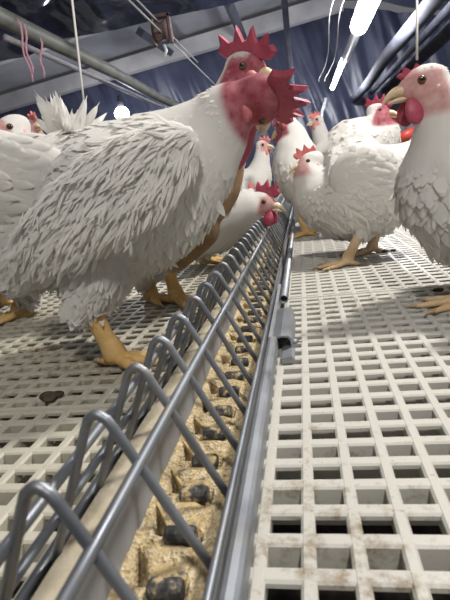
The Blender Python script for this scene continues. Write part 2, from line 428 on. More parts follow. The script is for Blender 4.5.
def on_leg(t, right=True, out=0.):
    a = V(APX, APZ); b = V(RX, RZ) if right else V(LX, LZ)
    d = nz(b-a); nrm = V(-d[1], d[0]) if right else V(d[1], -d[0])
    return a+(b-a)*t+nrm*out
def rod(t, right, out, r=WR, bend=None):
    p = on_leg(t, right, out); mb = MB()
    ys_ = np.linspace(.12, 6.35, 40)
    tube(mb, [(p[0]+(bend(y)[0] if bend else 0), y, p[1]+(bend(y)[1] if bend else 0)) for y in ys_], r, 10)
    return build('rod', mb, M['wire'], gr)
rod(.325, True, .0055, .0052)
rod(.315, False, .0092, .0052)
rod(.965, True, .0095, .0045)
rod(.66, False, .0092, .005)
rod(.985, False, .0092, .0065)
# ------------------------------------------------------------------ birds
def remesh(mb, vox, smooth=6):
    me = bpy.data.meshes.new('tmp'); me.from_pydata(mb.verts().tolist(), [], mb.f); me.update()
    o = bpy.data.objects.new('tmp', me); COL.objects.link(o)
    r = o.modifiers.new('r', 'REMESH'); r.mode = 'VOXEL'; r.voxel_size = vox
    s = o.modifiers.new('s', 'SMOOTH'); s.iterations = smooth; s.factor = .6
    dg = bpy.context.evaluated_depsgraph_get(); e = o.evaluated_get(dg); m2 = e.to_mesh()
    nv, nf = len(m2.vertices), len(m2.polygons)
    v = np.zeros(nv*3); m2.vertices.foreach_get('co', v); v = v.reshape(-1, 3)
    c = np.zeros(nf*3); m2.polygons.foreach_get('center', c); c = c.reshape(-1, 3)
    n = np.zeros(nf*3); m2.polygons.foreach_get('normal', n); n = n.reshape(-1, 3)
    a = np.zeros(nf); m2.polygons.foreach_get('area', a)
    f = [tuple(p.vertices) for p in m2.polygons]
    e.to_mesh_clear(); bpy.data.objects.remove(o); bpy.data.meshes.remove(me)
    return v, f, c, n, a
TS = np.array([0, .32, .76, 1.0]); PW = np.array([.5, 1., .92, .42]); SS = np.array([-1, 0, 1.])
def feathers(mb, P, D, Nn, L, W, lift, curl, mi=0, rows=None):
    ts, pw = (TS, PW) if rows is None else rows
    n = len(P)
    if n == 0: return
    D = D-Nn*np.sum(D*Nn, 1)[:, None]; D /= np.linalg.norm(D, axis=1)[:, None]+1e-9
    S = np.cross(Nn, D)
    L = np.broadcast_to(L, n); W = np.broadcast_to(W, n); lift = np.broadcast_to(lift, n); curl = np.broadcast_to(curl, n)
    nt_ = len(ts); out = np.zeros((n, nt_, 3, 3))
    for i, t in enumerate(ts):
        for j, s in enumerate(SS):
            h = lift*t-curl*t*t-(.16*W*pw[i]*abs(s))
            out[:, i, j] = P+D*(t*L-abs(s)*.10*L*(t > .5))[:, None]+S*(s*W*.5*pw[i])[:, None]+Nn*h[:, None]
    v = out.reshape(-1, 3); q = []
    for i in range(nt_-1):
        for j in range(2): q.append((i*3+j, i*3+j+1, (i+1)*3+j+1, (i+1)*3+j))
    q = np.array(q); f = (q[None]+(np.arange(n)*nt_*3)[:, None, None]).reshape(-1, 4)
    mb.add(v, f.tolist(), mi)
def pxst(rows, Y, lat):
    out = []
    for r in rows:
        x, y, rp = r[:3]; Yy = r[3] if len(r) > 3 else Y; la = r[4] if len(r) > 4 else lat
        p = at(x, y, Yy); R = rp*depth(p)/F
        out.append([*p, R*la, R])
    return np.array(out)
COMBS = {
 'rooster': [(.050, .012), (.066, .034), (.058, .052), (.047, .046), (.050, .082), (.036, .062), (.026, .058), (.018, .104), (.004, .068), (-.006, .064), (-.020, .108), (-.030, .066), (-.042, .062), (-.064, .088), (-.062, .056), (-.070, .038), (-.052, .020), (-.030, .014), (0, .014)],
 'hen': [(.046, .010), (.056, .024), (.050, .034), (.042, .031), (.040, .052), (.028, .040), (.018, .038), (.010, .060), (-.002, .042), (-.012, .038), (-.024, .050), (-.030, .030), (-.024, .014), (0, .014)],
}
def bird(name, label, Y, torso, neck, head, kind='hen', lat=.85, legs=(), base=None, vox=.009, nf=900, fl=1., wing=None, tail=None,
         hs=1., lf_=.7, skinr=.085, lowcut=.034, topskin=False, comb_s=1., comb_tilt=0., comb_l=1., wattle=1., up=(0, 0, 1), face='face_pink', facecut=-.004, bare=None, thighs=True, legmat='leg', heading=None, sideY=None, fluff=0, combmat=None, belly=0):
    T_ = pxst(torso, Y, lat); Nk = pxst(neck, Y, .9)
    hc = at(*head[0], head[1] if len(head) > 2 else Y); hd = nz(head[-1])
    up = np.array(up, float); up = nz(up-hd*(up@hd)); hsd = nz(np.cross(up, hd))
    ax = nz((T_[-1]-T_[0])[:3]*V(1, 1, 0)) if heading is None else nz(heading)
    side = nz(np.cross(V(0, 0, 1), ax))
    if base is None:
        base = V(T_[:, 0].mean(), T_[:, 1].mean(), 0)
    root = thing(name, label, 'chicken', base, 'white chickens standing on the slats')
    if not legs:
        mid = T_[len(T_)//2]; mx = mid[:3]; zz = min(.13, mx[2]*.45)
        legs = [leg(V(mx[0], mx[1], zz)+side*s_*.06, V(mx[0], mx[1], 0)+ax*.01+side*s_*.06, tuple(ax[:2]), V(mx[0], mx[1], mx[2]*.8)+side*s_*.05, r=.019, r0=.07, r1=.03) for s_ in (1, -1)]
    k = hs
    H = lambda a, b, c=0.: hc+(hd*a+up*b+hsd*c)*k
    body = MB()
    loft(body, T_, side, 24, 6)
    nst = np.vstack([T_[-2:], Nk, [[*H(-.012, -.002), .030*k, .036*k]]])
    loft(body, nst, side if abs(hd@side) < .9 else None, 18, 6)
    # head: skull narrowing to the beak base
    loft(body, [[*H(-.046, -.004), .010*k, .012*k], [*H(-.034, 0), .027*k, .031*k], [*H(-.008, .002), .031*k, .036*k], [*H(.018, -.001), .026*k, .031*k], [*H(.038, -.005), .016*k, .019*k], [*H(.048, -.007), .009*k, .011*k]], hsd, 18, 5)
    thst = []
    for lg in legs:
        hip, hock = np.array(lg['hip']), np.array(lg['hock'])
        r0, r1 = lg.get('r0', .085), lg.get('r1', .03)
        if thighs:
            mid = (hip+hock)/2
            loft(body, [[*(hip+(hip-hock)*.25), r0*.8, r0*.8], [*hip, r0, r0], [*mid, (r0+r1)*.55, (r0+r1)*.55], [*hock, r1, r1], [*(hock-nz(hip-hock)*.01), r1*.6, r1*.6]], side, 14, 4)
            thst.append((hip, hock))
    v, f, c, n, a = remesh(body, vox)
    hl = (c-hc)/k; lf, lu, ls = hl@hd, hl@up, hl@hsd
    near = np.linalg.norm(hl, axis=1) < (skinr if topskin else .075)
    skin = near & (lf > facecut+.25*np.maximum(0, lu-.012)) & ((lu < .026) | (lf > .012) | topskin) & (lu > -.06)
    def soft(x, w): return np.clip(x/w+.5, 0, 1)
    hv = (v-hc)/k; vf, vu = hv@hd, hv@up
    vskin = soft(vf-(facecut+.25*np.maximum(0, vu-.012)), .008)*np.maximum(np.maximum(soft(.024-vu, .008), soft(vf-.012, .01)), float(topskin))*soft(vu+(.055 if kind == 'rooster' else lowcut), .015)*soft(skinr-np.linalg.norm(hv, axis=1), .012)
    bm_ = np.zeros(len(c), bool); vbare = np.zeros(len(v))
    if bare is not None:
        for bp, br in bare:
            bm_ |= np.linalg.norm((c-np.array(bp)), axis=1) < br*.96
            vbare = np.maximum(vbare, soft(br-np.linalg.norm(v-np.array(bp), axis=1), .02))
    mi = np.zeros(len(c))
    mb = MB(); mb.v.append(v); mb.n = len(v); mb.f = list(f); mb.m = [int(i) for i in mi]
    # flow of the plumage: along the spine from head to tail, hanging down the thighs
    sp = np.vstack([cr(T_, 6)[:, :3], cr(Nk, 5)[:, :3], [hc]])
    td = -np.gradient(sp, axis=0); td /= np.linalg.norm(td, axis=1)[:, None]+1e-9
    ok = ~(skin | bm_)
    # plumage is thin around the face edge
    w = a*ok; pr = w/w.sum(); ids = rng.choice(len(c), nf, p=pr)
    P = c[ids]; NN = n[ids]
    d2 = ((P[:, None]-sp[None])**2).sum(-1); ni = d2.argmin(1); D = td[ni].copy()
    D[:, 2] -= .30
    for hip, hock in thst:
        dd = nz(hock-hip); t = np.clip(((P-hip)@dd)/np.linalg.norm(hock-hip), 0, 1)
        dist = np.linalg.norm(P-(hip+t[:, None]*(hock-hip)), axis=1); q = (dist < .08) & (t > .15)
        D[q] = D[q]*.4+dd
    D += rng.normal(0, .16, D.shape)
    nh = np.linalg.norm(P-hc, axis=1)
    size = np.clip((nh-.03)/.22, .22, 1)*fl
    L = .075*size*rng.uniform(.8, 1.25, nf); W = .046*size*rng.uniform(.8, 1.2, nf)
    feathers(mb, P-NN*.003, D, NN, L, W, (.0045+.06*L*rng.uniform(.4, 1.3, nf))*lf_, .06*L)
    if fluff:                                   # loose downy filaments low on the belly and the thighs
        lowz = T_[:, 2].min()-.0
        w = a*ok*np.clip(-n[:, 2]+.25, 0, 1)*(nh.mean() > 0)*(np.linalg.norm(c-hc, axis=1) > .2)
        ids = rng.choice(len(c), fluff, p=w/w.sum()); P = c[ids]; NN = n[ids]
        d2 = ((P[:, None]-sp[None])**2).sum(-1); D = td[d2.argmin(1)]*.6+V(0, 0, -1.)+rng.normal(0, .35, P.shape)
        L = rng.uniform(.03, .07, fluff); feathers(mb, P-NN*.003, D, NN, L, L*rng.uniform(.12, .3, fluff), .012, .004)
    # where each thigh ends, a cuff of short feathers hangs over the shank
    for hip, hock in thst:
        m_ = int(70*fl); th = rng.uniform(0, 2*np.pi, m_); dd = nz(hock-hip); s1 = nz(np.cross(dd, V(0.3, 1, 0))); s2 = np.cross(dd, s1)
        NN = np.cos(th)[:, None]*s1+np.sin(th)[:, None]*s2
        tt = rng.uniform(-.07, .0, m_)
        rad = .026+.02*(-tt/.07)
        feathers(mb, hock+dd*tt[:, None]+NN*rad[:, None], np.tile(dd, (m_, 1))+rng.normal(0, .12, (m_, 3)), NN, rng.uniform(.035, .06, m_), .022, .004, .010)
    bo = build('body', mb, M['body_red' if face == 'face_red' else 'body_pink'], root)
    for an, arr in (('skin', vskin), ('bare', vbare)):
        A_ = bo.data.attributes.new(an, 'FLOAT', 'POINT'); z_ = np.zeros(len(bo.data.vertices), np.float32); z_[:len(arr)] = arr; A_.data.foreach_set('value', z_)
    if face == 'face_red': bo['label'] = 'white feathered body with bare red face'
    # comb
    out = COMBS[kind]; cs = comb_s; mb = MB(); nn = len(out)
    cen = np.array([[0.0, .03]]); base_y = .028
    th_ = .0052*cs**.5*(1.3 if kind == 'rooster' else 1)
    def cp(q, s):
        lean = comb_tilt*max(0, q[1]-.012)*cs
        return H(q[0]*(.7+.3*cs)*comb_l, .012+q[1]*cs, s+lean)
    o_ = np.array(out); inn = o_*1.0; ctr = np.array([0.0, .03]); inn = o_+(ctr-o_)*.13
    vs = [cp(q, 0) for q in o_]+[cp(q, th_) for q in inn]+[cp(q, -th_) for q in inn]
    fs = [tuple(range(nn, 2*nn)), tuple(reversed(range(2*nn, 3*nn)))]
    for i in range(nn):
        j = (i+1) % nn; fs.append((i, j, nn+j, nn+i)); fs.append((j, i, 2*nn+i, 2*nn+j))
    mb.add(vs, fs); build('comb', mb, M[combmat or ('comb' if kind == 'rooster' else 'comb_pink')], root, smooth=False)
    # beak
    mb = MB()
    loft(mb, [[*H(.036, -.003), .014*k, .012*k], [*H(.050, -.002), .011*k, .0095*k], [*H(.064, -.007), .007*k, .0062*k], [*H(.076, -.016), .003*k, .003*k], [*H(.079, -.021), .0008, .0008]], hsd, 12, 4)
    loft(mb, [[*H(.034, -.016), .011*k, .0065*k], [*H(.050, -.017), .008*k, .005*k], [*H(.066, -.019), .0035*k, .0025*k], [*H(.069, -.0195), .0008, .0008]], hsd, 10, 3)
    build('beak', mb, M['beak'], root)
    for sg in (1, -1):
        ec = H(.012, .008, sg*.0252); r_ = .0080*k; dirn = hsd*sg+hd*.25
        mb = MB(); ball(mb, (0, 0, 0), r_, 16, 12)
        vv = mb.verts(); nd = nz(dirn)
        mm = []
        for q in mb.f:
            cc = nz(vv[list(q)].mean(0)); mm.append(1 if cc@nd > .80 else 0)
        mb.v = [vv+ec]; mb.m = mm
        build('eye', mb, [M['eye_iris'], M['eye_pupil']], root)
        # eyelid ring
        if wattle > 0:
            wl = (.075 if kind == 'rooster' else .040)*wattle; ww = (.024 if kind == 'rooster' else .016)*wattle**.5; mb = MB()
            dn = nz(V(0, 0, -1)*.7-up*.5)
            p0 = H(.030, -.020, sg*.011)
            sd = nz(np.cross(dn, hsd))
            st = []
            for t, q in ((0, .35), (.2, .75), (.5, 1.), (.78, .92), (.94, .5), (1., .1)):
                p = p0+dn*wl*k*t+hsd*sg*(.010*math.sin(t*2.2))*k-hd*.006*t*k
                st.append([*p, .0055*k*(.5+q*.7), ww*k*q])
            loft(mb, st, hsd, 14, 3); build('wattle', mb, M[combmat or ('comb' if kind == 'rooster' else 'comb_pink')], root)
        mb = MB(); ball(mb, H(-.014, -.014, sg*.029), np.array([.011, .009, .015])*k*(1.2 if kind == 'rooster' else .8), 12, 8)
        build('earlobe', mb, M[face], root)
    # legs
    for lg in legs:
        mb = MB(); hk = np.array(lg['hock']); ft = np.array(lg['foot']); r = lg.get('r', .02); ud = nz(hk-ft); td_ = nz(V(*lg['toe'], 0))
        ank = ft+V(0, 0, r*.95)
        shp = [(hk+ud*.05, 1.15), (hk+ud*.015, 1.30), (hk-ud*.02, 1.12), (hk+(ank-hk)*.35, .92), (hk+(ank-hk)*.65, .92), (ank+ud*.03, 1.05), (ank, 1.18), (ank-V(0, 0, r*.55), .8)]
        loft(mb, [[*p, r*q*.9, r*q*1.05] for p, q in shp], nz(np.cross(V(0, 0, 1), td_)), 14, 4)
        pitchd = lg.get('raised', 0)
        tl = lg.get('tl', .125)
        for ang, ln in ((-.50, .86), (0, 1.), (.50, .86), (math.pi-.25, .42)):
            c_, s_ = math.cos(ang), math.sin(ang); d = V(td_[0]*c_-td_[1]*s_, td_[0]*s_+td_[1]*c_, 0)
            l = tl*ln; pts = []
            for t, zz, q in ((0., .9, .80), (.16, .86, .72), (.30, .66, .60), (.42, .64, .66), (.56, .50, .52), (.68, .50, .58), (.84, .38, .44), (1., .32, .34)):
                p = ank+d*l*t; p[2] = ft[2]+r*zz-pitchd*l*t; pts.append([*p, r*q*.95, r*min(q, zz)*.95])
            loft(mb, pts, None, 10, 2)
            e = pts[-1]; p0 = V(*e[:3]); cl = [[*p0, r*.28, r*.26], [*(p0+d*r*.7+V(0, 0, r*.06)), r*.22, r*.2], [*(p0+d*r*1.3-V(0, 0, r*.16)), r*.05, r*.05]]
            loft(mb, cl, None, 8, 2, 1)
        build('leg', mb, [M[legmat], M['claw']], root)
    # folded wings
    if wing:
        for sg in wing.get('sides', (1, -1)):
            mb = MB(); sh = at(*wing['sh'][:2], Y); tp = at(*wing['tip'][:2], Y); rh = wing['h']*depth(sh)/F
            off = wing['off']
            a_ = side*sg
            if sg != wing.get('near', 1) and 'off2' in wing: off = wing['off2']
            sh = sh+a_*off[0]; tp = tp+a_*off[1]; axw = nz(tp-sh); upw = nz(np.cross(a_, axw)); upw = upw if upw[2] > 0 else -upw
            ln = np.linalg.norm(tp-sh); outw = nz(np.cross(axw, upw)); outw = outw if outw@a_ > 0 else -outw
            prof = [(-.06, .25), (.02, .62), (.15, .92), (.32, 1.), (.5, .92), (.68, .72), (.85, .44), (.97, .18), (1.0, .08)]
            mid = sh+axw*ln*.4+a_*off[2]
            st = []
            for t, q in prof:
                bul = math.sin(max(0, min(1, (t+.06)/1.06))*math.pi)*off[2]
                p = sh+axw*ln*t+outw*bul; st.append([*p, .026*q+.006, rh*q])
            loft(mb, st, outw, 20, 3)
            st = np.array(st); tt = np.array([p[0] for p in prof])
            P = []; D = []; NN = []; L = []; W = []; LF = []
            rows_ = wing.get('rows', 8); coln = wing.get('cols', 12)
            for r_i in range(rows_):
                vv = 1-2*(r_i+.5)/rows_           # top..bottom
                nc = coln
                for ci in range(nc):
                    t = (ci+.5*(r_i % 2))/nc*.91-.05; jt = rng.normal(0, .012)
                    q = np.interp(t, tt, st[:, 4])/1.; bl = np.interp(t, tt, [math.sin(max(0, min(1, (x+.06)/1.06))*math.pi)*off[2] for x in tt])
                    ph_ = vv*1.2
                    def sf(t_, f_):
                        q1 = np.interp(t_, tt, st[:, 4]); b1 = math.sin(max(0, min(1, (t_+.06)/1.06))*math.pi)*off[2]
                        return sh+axw*ln*t_+outw*(b1+(.026*q1/rh+.006)*math.cos(f_)+.002)+upw*q1*math.sin(f_)
                    t0 = t+jt; p = sf(t0, ph_); dt_ = sf(t0+.04, ph_)-p; df_ = sf(t0, ph_+.05)-p
                    nn_ = nz(np.cross(dt_, df_)); nn_ = nn_ if nn_@outw > 0 else -nn_
                    big = np.clip((t-.25)/.5, 0, 1)*np.clip(1.2-vv, .5, 1.5)
                    P.append(p); NN.append(nn_); D.append(nz(dt_)-upw*(.10+.28*(vv < 0)*(1-t))+rng.normal(0, .15, 3))
                    L.append((.046+.075*big)*wing.get('fs', 1)*rng.uniform(.8, 1.2)); W.append((.032+.014*big)*wing.get('fs', 1)*rng.uniform(.6, 1.25)); LF.append((.003+.008*rng.random())*lf_)
            # flight feathers
            for q_ in range(8):
                t = .42+.05*q_; p = sh+axw*ln*t-upw*rh*(.55-.06*q_)+outw*(.012+.002*q_)
                P.append(p); NN.append(nz(outw-upw*.15)); D.append(axw-upw*.05*(4-q_)); L.append(ln*.42); W.append(.05*wing.get('fs', 1)); LF.append(.006)
            feathers(mb, np.array(P), np.array(D), np.array(NN), np.array(L), np.array(W), np.array(LF), .004)
            dn_ = wing.get('down', 0)
            if dn_:
                id_ = rng.integers(0, len(P)-8, dn_); Pj = np.array(P)[id_]+np.array(D)[id_]*rng.uniform(0, .05, dn_)[:, None]+np.array(NN)[id_]*.004
                Dj = np.array(D)[id_]+rng.normal(0, .28, (dn_, 3)); Dj[:, 2] -= .2; Lj = rng.uniform(.02, .05, dn_)
                feathers(mb, Pj, Dj, np.array(NN)[id_], Lj, Lj*rng.uniform(.10, .24, dn_), rng.uniform(.003, .010, dn_), .003, rows=(TS, np.array([.6, 1., .7, .08])))
            build('wing', mb, M['feather'], root)
    if tail:
        mb = MB(); rt = at(*tail['root'], tail.get('Y', Y)); P = []; D = []; NN = []; L = []
        for (tx, ty, dy) in tail['tips']:
            p1 = at(tx, ty, tail.get('Y', Y)+dy); d = p1-rt; L.append(np.linalg.norm(d)); P.append(rt+rng.normal(0, .008, 3)); D.append(nz(d))
            nn_ = nz(tail.get('n', V(0, -1, .15))); NN.append(nz(nn_-nz(d)*(nn_@nz(d))+rng.normal(0, .35, 3)))
        feathers(mb, np.array(P), np.array(D), np.array(NN), np.array(L), tail.get('w', .05), .0, tail.get('curl', .02)*rng.uniform(-1, 1.6, len(P)), rows=(np.array([0, .25, .5, .75, .92, 1.]), np.array([.6, .9, 1., .95, .6, .1])))
        build('tail', mb, M['feather'], root)
    return root

def leg(hock, foot, toe, hip, **kw): return dict(hock=hock, foot=foot, toe=toe, hip=hip, **kw)
NEARW = 1
# A: rooster in the foreground
fA = onz(118, 366)
bird('rooster', 'big white rooster in left foreground, red head twisted away to the right', 1.0,
     [(26, 274, 7), (52, 252, 32), (88, 224, 58), (124, 202, 73), (160, 180, 69), (192, 154, 54), (213, 132, 40)],
     [(231, 112, 30), (246, 103, 23)], ((259, 102), nz(V(.12, .78, -.58))), kind='rooster', lat=.74, hs=1.22, comb_s=.68, comb_tilt=.1,
     up=(.96, -.25, -.10), face='face_red', facecut=-.09, topskin=True, skinr=.070, lf_=1., wattle=1.25, vox=.007, nf=3600, fl=.95, fluff=2600,
     legs=[leg(at(86, 302, .93), fA, (1, -.12), at(112, 236, 1.0), r=.0235, r0=.105, r1=.044, tl=.12),
           leg(at(92, 296, 1.12), at(70, 268, 1.13)+V(0, 0, 0), (1, .2), at(120, 240, 1.08), r=.022, r0=.09, r1=.04, tl=.10, raised=.6)],
     wing=dict(sh=(196, 148), tip=(20, 270), h=38, off=(.112, .062, .050), rows=17, cols=32, fs=.70, near=-1, down=1700))
# B: rooster behind A
B1, B2 = onz(178, 304), onz(152, 302)
bird('rooster', 'white rooster behind the foreground one, head raised above it with a big jagged red comb', 1.47,
     [(132, 184, 10), (143, 185, 28), (160, 186, 46), (182, 190, 48), (202, 178, 42), (218, 142, 31)],
     [(226, 112, 24), (234, 92, 20)], ((247, 72), nz(V(.80, -.55, -.22))), kind='rooster', lat=.9, hs=1.5, comb_s=.62, comb_l=1.25, comb_tilt=-.25,
     face='face_red', facecut=-.026, wattle=.8, vox=.009, nf=1300, up=(-.1, .1, 1),
     legs=[leg(at(167, 266, 1.44), B1, (.9, -.5), at(195, 225, 1.44), r=.024, r0=.085, r1=.040, tl=.11), leg(at(149, 276, 1.49), B2, (.8, -.4), at(175, 225, 1.52), r=.024, r0=.08, r1=.035, tl=.11)],
     bare=[(at(226, 214, 1.40), .12), (at(200, 236, 1.42), .085), (at(182, 252, 1.44), .07), (at(242, 198, 1.42), .10)],
     wing=dict(sh=(205, 165), tip=(134, 184), h=32, off=(.115, .05, .03), rows=7, cols=10))
# C: rooster at the left edge
C1, C2 = onz(20, 318), onz(2, 306)
bird('rooster', 'white rooster at left edge facing left, its ragged tail feathers standing up', 1.36,
     [(96, 152, 14), (74, 168, 40), (38, 202, 66), (0, 215, 76), (-45, 200, 66), (-78, 160, 42)],
     [(-92, 125, 28), (-98, 100, 22)], ((-104, 82), nz(V(-1, -.2, -.1))), kind='rooster', lat=.62, hs=1.3, face='face_red', vox=.010, nf=1700, fluff=500,
     legs=[leg(at(24, 296, 1.44), C1, (-.8, -.6), at(20, 245, 1.40), r=.023, r0=.09, r1=.04, tl=.11), leg(at(6, 285, 1.52), C2, (-.8, -.6), at(0, 245, 1.48), r=.023, r0=.09, r1=.04, tl=.11)],
     legmat='leg', wing=dict(sh=(-50, 180), tip=(92, 168), h=44, off=(.15, .06, .03), rows=8, cols=12),
     tail=dict(root=(68, 148), Y=1.42, w=.028, curl=.04, tips=[(37+t_*57+rng.normal(0, 1.5), [101, 99, 110, 96, 103, 112, 101, 106, 97][i_ % 9]+rng.normal(0, 2.), rng.normal(0, .03)) for i_, t_ in enumerate(np.linspace(0, 1, 38))]))
# K, L: heads over C's back
bird('hen', 'white chicken cut by the left edge, pale head turned to us above the rooster back', 1.95,
     [(-70, 205, 10), (-45, 200, 40), (-15, 195, 46), (5, 180, 34)], [(12, 155, 22), (14, 142, 19)], ((12, 131), nz(V(-.55, -.75, -.15))), lat=.9, hs=1.75, nf=420, vox=.011, comb_s=.3, wattle=.6, facecut=.014)
bird('hen', 'small white head with red comb peeping between left edge and ragged tail', 2.3,
     [(-10, 190, 8), (8, 185, 26), (22, 175, 26), (30, 160, 16)], [(33, 145, 12), (34, 136, 11)], ((33, 127), nz(V(.8, -.5, -.05))), lat=.9, hs=1.05, nf=300, vox=.012, facecut=.0)
# D, D2: hens leaning to the trough
D1 = onz(208, 263)
bird('hen', 'white hen left of the trough with red comb and wattle, beak over the grill', 2.0,
     [(140, 208, 10), (165, 214, 28), (190, 219, 36), (213, 219, 35), (232, 213, 28)], [(243, 209, 22), (253, 206, 17)], ((263, 203), nz(V(.93, -.30, -.20))), lat=.85, hs=1.3, nf=900, vox=.009, comb_s=1.1, wattle=1.25, facecut=.0, kind='hen', combmat='comb',
     legs=[leg(at(204, 248, 2.0), D1, (1, -.2), at(200, 225, 2.0), r=.02, r0=.07, r1=.03), leg(at(188, 248, 2.1), onz(192, 258), (1, -.2), at(185, 225, 2.1), r=.02, r0=.07, r1=.03)],
     wing=dict(sh=(225, 205), tip=(150, 212), h=20, off=(.12, .05, .03), rows=6, cols=8))
bird('hen', 'white hen hidden behind the hen feeding at the trough, red comb tip showing', 2.75,
     [(190, 216, 8), (206, 221, 18), (222, 223, 23), (236, 219, 19)], [(246, 208, 12), (250, 201, 10)], ((251, 194), nz(V(.3, .9, -.1))), lat=.85, nf=600, vox=.011, hs=.95, comb_s=1.)
# E
bird('hen', 'small white hen in the distance with raised neck left of the trough', 3.3,
     [(222, 190, 6), (236, 190, 18), (250, 188, 20), (258, 176, 15)], [(261, 163, 9.5), (262, 154, 7.5)], ((263, 146), nz(V(.9, -.35, -.1))), lat=.85, nf=420, vox=.011, hs=1.05, comb_s=.9)
# F
bird('rooster', 'white rooster beside the far trough turned away, red wattles hanging at left of its neck', 2.95,
     [(336, 194, 8), (322, 187, 21), (309, 178, 30), (298, 165, 27)], [(294, 148, 20), (292, 134, 14)], ((285, 125), nz(V(-.75, .45, -.35))), lat=.95, hs=1.5, nf=700, vox=.011, kind='rooster', comb_s=.55, face='face_red', facecut=-.02, wattle=.9, up=(.1, .2, 1),
     legs=[leg(at(300, 216, 2.9), onz(306, 236), (-1, -.3), at(302, 195, 2.9), r=.02, r0=.07, r1=.03), leg(at(314, 216, 3.05), onz(322, 231), (-1, -.3), at(312, 195, 3.05), r=.02, r0=.07, r1=.03)])
# G
bird('hen', 'small white hen far back between two bigger ones, head turned left', 4.2,
     [(352, 160, 6), (342, 158, 15), (330, 154, 16), (323, 142, 10)], [(320, 133, 8), (319, 127, 7)], ((317, 121), nz(V(-.9, -.35, -.05))), lat=.85, nf=350, vox=.012, hs=1.2, comb_s=1.)
# I
bird('rooster', 'white rooster standing behind the front hen, head with dark red wattles facing right', 2.6,
     [(306, 170, 8), (325, 162, 20), (345, 156, 31), (362, 148, 33), (375, 136, 26)], [(374, 127, 18), (377, 119, 15)], ((379, 113), nz(V(.85, -.42, -.1))), lat=.85, kind='rooster', hs=1.3, comb_s=.55, wattle=.85, face='face_red', facecut=-.002, nf=900, vox=.010,
     legs=[leg(at(355, 196, 2.55), onz(357, 236), (1, -.2), at(353, 170, 2.55), r=.02, r0=.07, r1=.03), leg(at(345, 196, 2.75), onz(349, 233), (1, -.2), at(345, 170, 2.7), r=.02, r0=.07, r1=.03)],
     wing=dict(sh=(368, 145), tip=(316, 164), h=19, off=(.12, .06, .03), rows=6, cols=8))
# H: hen right of the trough
H1, H2 = onz(347, 266), onz(372, 253)
bird('hen', 'plump white hen in front right of trough facing left, small pale red comb', 1.95,
     [(420, 141, 5), (406, 160, 24), (387, 177, 43), (364, 187, 49), (341, 190, 48), (322, 187, 38)], [(314, 179, 24), (311, 170, 17)], ((310, 163), nz(V(-.96, -.24, -.10))), lat=.88, hs=1.15, nf=2400, vox=.008, comb_s=.9, wattle=1., facecut=.017, lf_=.7, fl=.85, fluff=600, legmat='leg_pale',
     legs=[leg(at(361, 231, 1.86), H1, (-1, -.1), at(364, 205, 1.90), r=.0195, r0=.07, r1=.03, tl=.11), leg(at(379, 226, 2.06), H2, (-1, -.1), at(378, 205, 2.0), r=.0195, r0=.07, r1=.03, tl=.11)],
     wing=dict(sh=(332, 178), tip=(408, 172), h=28, off=(.135, .06, .04), rows=8, cols=12, near=1))
# J: right edge
J1 = onz(446, 307)
bird('hen', 'white chicken cut by the right edge, pink face with hooked beak facing left', 1.25,
     [(560, 190, 12), (535, 200, 45), (505, 198, 66), (475, 190, 72), (452, 172, 58)], [(446, 138, 35), (443, 112, 28)], ((422, 86), nz(V(-.95, -.22, -.06))), lat=.85, hs=1.25, nf=2000, vox=.008, comb_s=.5, wattle=1.15, lowcut=.055, facecut=-.030, fluff=400, legmat='leg_pale', combmat='comb',
     legs=[leg(at(474, 272, 1.24), J1+V(.06, 0, 0), (-1, .05), at(482, 235, 1.26), r=.02, r0=.085, r1=.035, tl=.13), leg(at(505, 268, 1.42), onz(500, 292), (-1, .05), at(505, 235, 1.40), r=.02, r0=.085, r1=.035)],
     wing=dict(sh=(462, 150), tip=(560, 185), h=38, off=(.17, .08, .04), rows=8, cols=12, near=1))
# droppings and dirt lumps on the slats
def lump(p, r, label):
    mb = MB()
    for q in range(4):
        ball(mb, np.array(p)+V(*(rng.normal(0, r*.5, 2)), r*.35*(1-.1*q)), np.array([r, r*.8, r*.45])*rng.uniform(.6, 1.), 10, 7)
    o = build('dropping', mb, M['dropping']); tag(o, label, 'dropping')
lump(onz(51, 398), .022, 'brown dropping lying on the left slats near the front')
lump(onz(386, 252), .016, 'black dropping just right of the plump hen feet')
lump(onz(440, 291), .012, 'dirty clump on right slats near right photo edge')
lump(onz(393, 251), .010, 'smaller black dropping right of the plump hen feet')
# ------------------------------------------------------------------ the barn
from mathutils import noise as mn
YC = 16.
zl = lambda X: at(112, 83, YC)[2]+.0954*(X-at(112, 83, YC)[0])
XR = 1.6                                                     # ridge line
zr = zl(XR)
mb = MB(); nxx, nzz = 300, 60; v = []
xs_ = np.linspace(-11, 6.2, nxx)
for i, x in enumerate(xs_):
    top = zl(x) if x < XR else zr-.25*(x-XR)
    for j in range(nzz):
        t = j/(nzz-1)
        fold = .22*mn.noise(Vector((x*1.3+t*2.5, t*1.2, 1)))+.10*mn.noise(Vector((x*3.3+t*5, t*2.2, 4)))+.04*mn.noise(Vector((x*8+t*9, t*3, 7)))
        v.append((x, YC+fold, -.3+(top+.5)*t))
idx = np.arange(nxx*nzz).reshape(nxx, nzz); f = np.stack([idx[:-1, :-1], idx[1:, :-1], idx[1:, 1:], idx[:-1, 1:]], -1).reshape(-1, 4)
mb.add(v, f); o = struct('wall_back', mb, M['curtain'], True)
